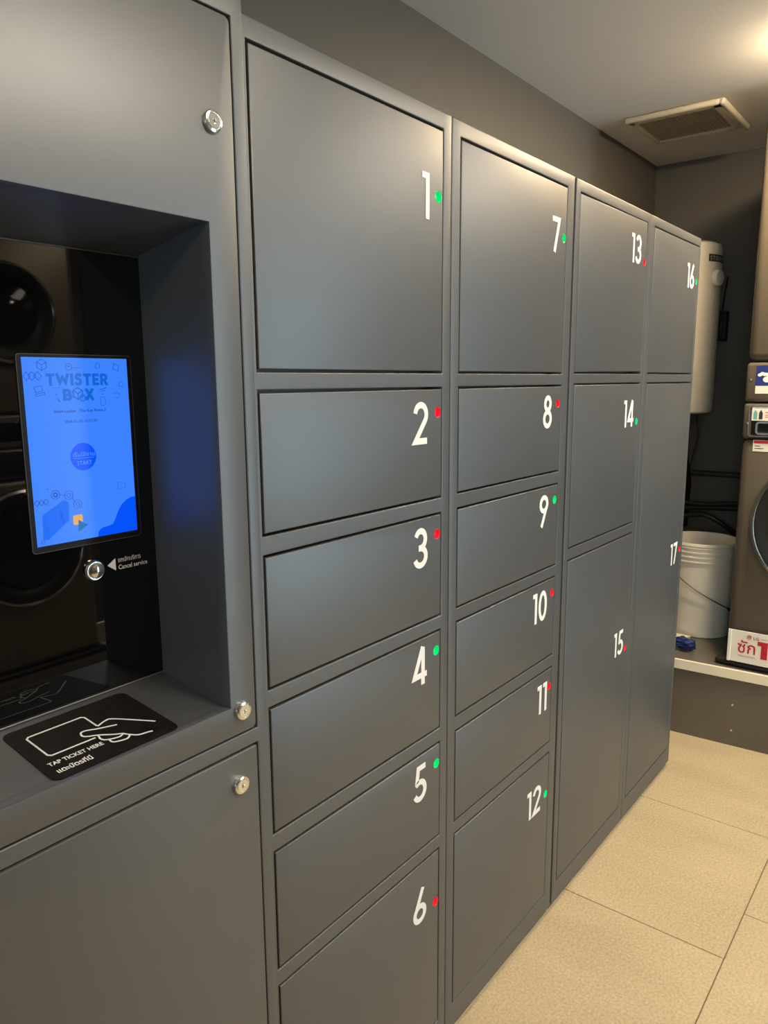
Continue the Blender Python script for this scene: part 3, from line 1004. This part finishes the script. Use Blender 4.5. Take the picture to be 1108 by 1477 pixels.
for du, m in ((0.006, GREENP), (0.024, INK)):
    bm = bmesh.new()
    add_poly(bm, pls, [(U(-0.1175) + du + a, 1.247 - PZ + b) for a, b in ((0, 0), (0.012, 0), (0.012, .022), (0.008, .030), (0.006, .034), (0.003, .030), (0, .022))], 0.0058)
    finish(bm, 'bottle_print', m, s2)
bm = bmesh.new()
for v in (1.272, 1.262, 1.255):
    add_stroke(bm, pls, [(U(-0.1175) + 0.044, v - PZ), (U(-0.1175) + 0.08, v - PZ)], 0.002, 0.0058)
finish(bm, 'text_lines', REDP, s2)
s3 = sticker_on(wash, 'notice_sticker', U(-0.128), 1.131 - PZ, U(-0.128) + 0.11, 1.172 - PZ, PAPER, 0.001, lab='white notice sticker with red heading')
sticker_on(s3, 'heading_print', U(-0.128) + .002, 1.160 - PZ, U(-0.128) + 0.108, 1.171 - PZ, REDP, 0.0014)
bm = bmesh.new()
for v, l in ((1.151, 0.018), (1.142, 0.03)):
    add_stroke(bm, pls, [(U(-0.128) + 0.006, v - PZ), (U(-0.128) + 0.006 + l, v - PZ)], 0.0025, 0.0014)
finish(bm, 'text_lines', INK, s3)

for y in (-1.125,):
    c = copy_tree(wash)
    c.location = (WX + 0.03 * (1 if y > -1.5 else 2), y, PZ + 0.0005)
    c['label'] = 'brownish grey stacked washer and dryer on the platform, away from the bucket'

# price sign standing against the washer
sign = tag(empty('price_sign', (2.945, -0.25, 0.332)), 'white price sign with red lettering against the foot of the washer', 'sign')
sg = lambda y, z: (y + 0.25, z - 0.332)
bm = bmesh.new()
add_box(bm, (-0.0015, -0.20, 0.002), (0.0015, 0.148, 0.126), 0.0008, 1)
finish(bm, 'sign_board', PAPER, sign)
box('sign_fold', (-0.004, 0.140, 0.001), (-0.0016, 0.1515, 0.127), PAPER, sign, 0.001, 1)
sp = Plane2D((-0.0016, 0, 0), (0, -1, 0), (0, 0, 1), (-1, 0, 0))
SR = mat('sign_red', (0.50, 0.012, 0.03), 0.5)
mesh_obj(text_mesh('ซัก', sp, -0.118, 0.042, 0.062, 0.0006, 0.062, bold=0.0006), 'wash_lettering', SR, sign)
bm = bmesh.new()
add_poly(bm, sp, [(-0.035, 0.030), (-0.013, 0.030), (-0.013, 0.096), (-0.048, 0.096), (-0.048, 0.080), (-0.035, 0.080)], 0.0006)
finish(bm, 'price_lettering', SR, sign)
bm = bmesh.new()
add_poly(bm, sp, arc(-0.078, 0.106, 0.0085, 0.0085, 0, 360, 24)[:-1], 0.0006)
lg = finish(bm, 'logo_disc', mat('logo_red', (0.45, 0.02, 0.09), 0.5), sign)
bm = bmesh.new()
add_stroke(bm, sp, arc(-0.078, 0.106, 0.0058, 0.0058, 60, 360, 18) + [(-0.0755, 0.106)], 0.0010, 0.0009)
add_stroke(bm, sp, [(-0.0795, 0.1095), (-0.0795, 0.1030), (-0.0765, 0.1030)], 0.0010, 0.0009)
finish(bm, 'logo_face', PAPER, lg)
mesh_obj(text_mesh('LG', sp, -0.064, 0.0995, 0.0165, 0.0006, bold=0.0003), 'brand_lettering', mat('grey_ink', (0.12, 0.11, 0.10), 0.6), sign)
bm = bmesh.new()
add_poly(bm, sp, arc(-0.094, 0.108, 0.0016, 0.0016, 0, 360, 8)[:-1], 0.0006)
add_stroke(bm, sp, [(-0.038, 0.107), (0.06, 0.107)], 0.0025, 0.0006)
add_stroke(bm, sp, [(-0.113, 0.030), (-0.052, 0.030)], 0.004, 0.0006)
finish(bm, 'small_print', mat('faint_ink', (0.50, 0.46, 0.42), 0.6), sign)['kind'] = 'stuff'

# ------------------------------------------------------------------ bucket
BKT = mat('white_bucket_plastic', (0.80, 0.76, 0.67), 0.35)
bc = Vector((3.335, 0.118, PZ + 0.0004))
bk = tag(empty('bucket', bc), 'white plastic bucket with ribbed rim and wire handle on the platform', 'bucket')
prof = [(0, 0.006), (0.126, 0.006), (0.130, 0.0), (0.134, 0.004), (0.1425, 0.322)]
for k in range(4):
    z = 0.324 + 0.020 * k
    prof += [(0.1425 + .0005 * k, z), (0.1485 + .0005 * k, z + 0.002), (0.1485 + .0005 * k, z + 0.0075), (0.1430 + .0005 * k, z + 0.0095)]
prof += [(0.1455, 0.394), (0.1500, 0.396), (0.1500, 0.405), (0.1480, 0.409), (0.1440, 0.408), (0.1385, 0.29), (0.126, 0.012), (0, 0.012)]
lathe('bucket_body', prof, (0, 0, 0), (0, 0, 1), BKT, bk, 64)
# wire handle hanging down on the side that faces the aisle
pts = []
for t in range(17):
    a = math.radians(100 + 150 * t / 16)
    s = math.sin(math.pi * t / 16)
    rr = 0.152 + 0.005 * s
    pts.append((rr * math.cos(a), rr * math.sin(a), 0.385 - 0.262 * (t / 16) - 0.016 * s))
ear_a = math.radians(252)
tube('wire_handle', spline(pts, 3), 0.0022, mat('handle_wire', (0.20, 0.19, 0.17), 0.35, 1.0), bk, 8)
tube('handle_grip', [(0.152 * math.cos(math.radians(d)), 0.152 * math.sin(math.radians(d)), 0.128 - (d - 248) * 0.0006) for d in range(246, 272, 3)], 0.0075, BLACK, bk, 10)
bm = bmesh.new()
add_lathe(bm, [(0, 0), (0.016, 0), (0.016, 0.010), (0.010, 0.016), (0, 0.016)], (0.138 * math.cos(math.radians(100)), 0.138 * math.sin(math.radians(100)), 0.372), (math.cos(math.radians(100)), math.sin(math.radians(100)), 0), 16)
finish(bm, 'handle_ear', BKT, bk, True)

# ------------------------------------------------------------------ blue cloth and paper on the platform edge
random.seed(4)
BLUE = mat('blue_cloth', (0.006, 0.024, 0.13), 0.55, noise=(80, 0.4), bump=(200, 0.4))
bm = bmesh.new()
bmesh.ops.create_icosphere(bm, subdivisions=4, radius=1.0)
for v in bm.verts:
    p = v.co.copy()
    rib = 0.16 * math.sin(7.0 * p.y + 1.4 * p.x) + 0.10 * math.sin(9 * p.x + 5 * p.z) + 0.07 * math.sin(13 * p.z + 6 * p.y)
    k = 1.0 + rib
    v.co = Vector((p.x * 0.028 * k, p.y * 0.052 * (1 + 0.4 * rib), 0.020 + p.z * 0.020 * k * (1.15 - 0.35 * p.y)))
mz = min(v.co.z for v in bm.verts)
for v in bm.verts:
    v.co.z -= mz
cl = finish(bm, 'blue_cloth', BLUE, None, True)
cl.location = (3.030, 0.088, PZ + 0.0008)
cl.rotation_euler = (0, 0, math.radians(-15))
tag(cl, 'small crumpled blue cloth on the platform edge beside the end locker', 'cloth')
pp = prism('paper_scrap', [(0, 0, 0), (0.052, -0.010, 0), (0.056, 0.055, 0), (0.006, 0.065, 0)], (0, 0, 0.012), PAPER)
pp.location = (3.128, 0.112, PZ + 0.0006)
tag(pp, 'scrap of white card lying on the platform behind the blue cloth', 'card')

# ------------------------------------------------------------------ water heater on the end wall
HC = Vector((3.585, 0.352, 0))
HR = 0.165
heater = tag(empty('water_heater', (HC.x, HC.y, 1.235)), 'white cylindrical water heater hung on the wall past the lockers', 'water heater')
ENAM = mat('white_enamel', (0.84, 0.79, 0.69), 0.35)
HZ = 0.745
lathe('tank', [(0, 0), (HR * 0.8, 0.002), (HR * 0.95, 0.008), (HR, 0.022), (HR, HZ - 0.03), (HR * 0.97, HZ - 0.012), (HR * 0.85, HZ - 0.002), (0, HZ + 0.004)], (0, 0, 0), (0, 0, 1), ENAM, heater, 64)
box('wall_bracket', (0.10, -0.09, HZ - 0.14), (ROOM_X1 - HC.x - 0.002, 0.09, HZ - 0.10), STEEL, heater)
box('wall_bracket', (0.10, -0.09, 0.10), (ROOM_X1 - HC.x - 0.002, 0.09, 0.14), STEEL, heater)


def on_tank(deg, z, wdeg, h, off):
    """curved plate around the tank from deg to deg + wdeg"""
    bm = bmesh.new()
    n = 8
    R = [[bm.verts.new(((HR + o) * math.cos(math.radians(deg + wdeg * k / n)), (HR + o) * math.sin(math.radians(deg + wdeg * k / n)), zz)) for k in range(n + 1)] for zz, o in ((z, off), (z + h, off))]
    for k in range(n):
        bm.faces.new((R[0][k], R[0][k + 1], R[1][k + 1], R[1][k]))
    return bm


nm = finish(on_tank(236, 0.655, 40, 0.030, 0.0010), 'name_plate', mat('dark_label', (0.03, 0.028, 0.02), 0.5), heater, True)
bm = on_tank(236, 0.655, 40, 0.030, 0.0010)
bm.free()
me = text_mesh('STIEBEL', Plane2D((0, 0, 0), (1, 0, 0), (0, 0, 1), (0, -1, 0)), 0, 0, 0.024, 0.0, 0.104)
for v in me.vertices:
    a = math.radians(238) + v.co.x / HR
    v.co = Vector(((HR + 0.0016) * math.cos(a), (HR + 0.0016) * math.sin(a), 0.6615 + v.co.z))
mesh_obj(me, 'plate_lettering', mat('label_silver', (0.5, 0.47, 0.4), 0.5), nm)
ka = math.radians(256)
kd = Vector((math.cos(ka), math.sin(ka), 0))
lathe('thermostat_knob', [(0.034, -0.004), (0.034, 0.012), (0.031, 0.018), (0.012, 0.020), (0, 0.020)], kd * HR + Vector((0, 0, 0.588)), kd, ENAM, heater, 28)
for dy in (-0.06, 0.06):
    tube('water_pipe', [(0.02, dy, 0.004), (0.02, dy, -0.06), (0.03, dy, -0.20), (0.10, dy, -0.32), (0.15, dy + 0.02, -0.55)], 0.011, BLACK, heater, 10)

# ------------------------------------------------------------------ wall box, hoses and cables on the end wall
wb = tag(empty('switch_box', (ROOM_X1, 0.212, 1.63)), 'small black switch box on the end wall beside the water heater', 'switch box')
box('case', (-0.045, -0.027, -0.067), (-0.0005, 0.027, 0.067), BLACK, wb, 0.004)
box('rocker', (-0.050, -0.012, -0.02), (-0.0455, 0.012, 0.02), WDARK, wb, 0.002)
tube('cord', spline([(-0.02, 0.0, 0.066), (-0.02, -0.004, 0.12), (-0.02, -0.010, 0.18), (-0.012, -0.012, 0.22)], 5), 0.004, BLACK, wb, 8)

HOSE = mat('black_hose', (0.020, 0.019, 0.018), 0.4)
tg = tag(tube('water_pipe', [(3.752, 0.52, 0.945), (3.752, -0.60, 0.948)], 0.0135, mat('dark_pipe', (0.03, 0.027, 0.022), 0.45), None, 12), 'straight dark water pipe running along the end wall below the heater', 'pipe')
H = [([(3.66, 0.50, 0.80), (3.66, 0.34, 0.812), (3.655, 0.20, 0.812), (3.66, 0.08, 0.825), (3.70, -0.06, 0.83)], 0.010, 'upper grey-black hose sagging towards the back of the washer'),
     ([(3.68, 0.50, 0.77), (3.68, 0.36, 0.782), (3.67, 0.22, 0.792), (3.68, 0.08, 0.800), (3.70, -0.06, 0.80)], 0.013, 'middle black hose running along the end wall to the washer'),
     ([(3.65, 0.50, 0.70), (3.64, 0.36, 0.722), (3.63, 0.27, 0.755), (3.63, 0.20, 0.765), (3.64, 0.13, 0.735), (3.68, 0.05, 0.67), (3.70, -0.06, 0.60)], 0.012, 'lower black hose looping down behind the bucket')]
for p, r, lab in H:
    tag(tube('washer_hose', spline(p, 6), r, HOSE, None, 10), lab, 'hose', 'hoses on the end wall')
tag(tube('cable', spline([(3.76, 0.300, 1.22), (3.758, 0.285, 1.13), (3.758, 0.30, 1.04), (3.758, 0.315, 0.96), (3.74, 0.33, 0.84)], 6), 0.004, HOSE, None, 8), 'thin black cable hanging from the water heater down the end wall', 'cable')

# ------------------------------------------------------------------ ceiling vent
VX0, VX1, VY0, VY1 = 3.025, 3.392, 0.070, 0.424
vent = tag(empty('ceiling_vent', ((VX0 + VX1) / 2, (VY0 + VY1) / 2, CEIL)), 'square cream ceiling extractor vent with fine mesh grille', 'vent')
vl = lambda x, y, z: (x - (VX0 + VX1) / 2, y - (VY0 + VY1) / 2, z)
VC = mat('vent_cream_plastic', (0.62, 0.56, 0.45), 0.5)
GX0, GX1, GY0, GY1 = 3.083, 3.352, 0.118, 0.400
bm = bmesh.new()
add_box(bm, vl(VX0, VY0, -0.016), vl(GX0, VY1, -0.0005), 0.006, 3)
add_box(bm, vl(GX1, VY0, -0.016), vl(VX1, VY1, -0.0005), 0.006, 3)
add_box(bm, vl(VX0 + 0.02, VY0, -0.016), vl(VX1 - 0.02, GY0, -0.0005), 0.006, 3)
add_box(bm, vl(VX0 + 0.02, GY1, -0.016), vl(VX1 - 0.02, VY1, -0.0005), 0.006, 3)
finish(bm, 'frame', VC, vent, True)
bm = bmesh.new()
add_box(bm, vl(VX0 - 0.002, VY0 - 0.006, -0.024), vl(VX1 + 0.002, VY0 + 0.014, -0.001), 0.008, 3)
finish(bm, 'edge_roll', VC, vent, True)
bm = bmesh.new()
add_box(bm, vl(VX0 - 0.006, VY0 + 0.014, -0.022), vl(VX0 + 0.014, VY1 + 0.006, -0.001), 0.008, 3)
finish(bm, 'edge_roll', VC, vent, True)
box('duct_mouth', vl(GX0 - 0.004, GY0 - 0.004, -0.003), vl(GX1 + 0.004, GY1 + 0.004, -0.0006), BLACK, vent)
bm = bmesh.new()
n = 24
for k in range(1, n):
    y = GY0 + (GY1 - GY0) * k / n
    add_box(bm, vl(GX0, y - 0.0014, -0.013), vl(GX1, y + 0.0014, -0.009))
n = 20
for k in range(1, n):
    x = GX0 + (GX1 - GX0) * k / n
    add_box(bm, vl(x - 0.0014, GY0, -0.012), vl(x + 0.0014, GY1, -0.008))
g = finish(bm, 'grille_mesh', mat('grille_brown', (0.45, 0.37, 0.26), 0.5), vent)
g['kind'] = 'stuff'

# ------------------------------------------------------------------ machines across the aisle (seen reflected in the kiosk glass)
op = tag(box('low_plinth', (-1.1, -2.94, 0), (1.93, -2.15, 0.12), PFACE, None, 0.004), 'low plinth under the machines facing the lockers', 'platform')
src = stack((-0.66, -2.20, 0.1204), math.radians(-90), 'stacked washer and dryer facing the lockers across the aisle', 'machines facing the lockers')
src.rotation_euler = (0, 0, math.radians(-90))
for k in range(1, 4):
    c = copy_tree(src)
    c.location = (-0.66 + 0.73 * k, -2.20, 0.1204)
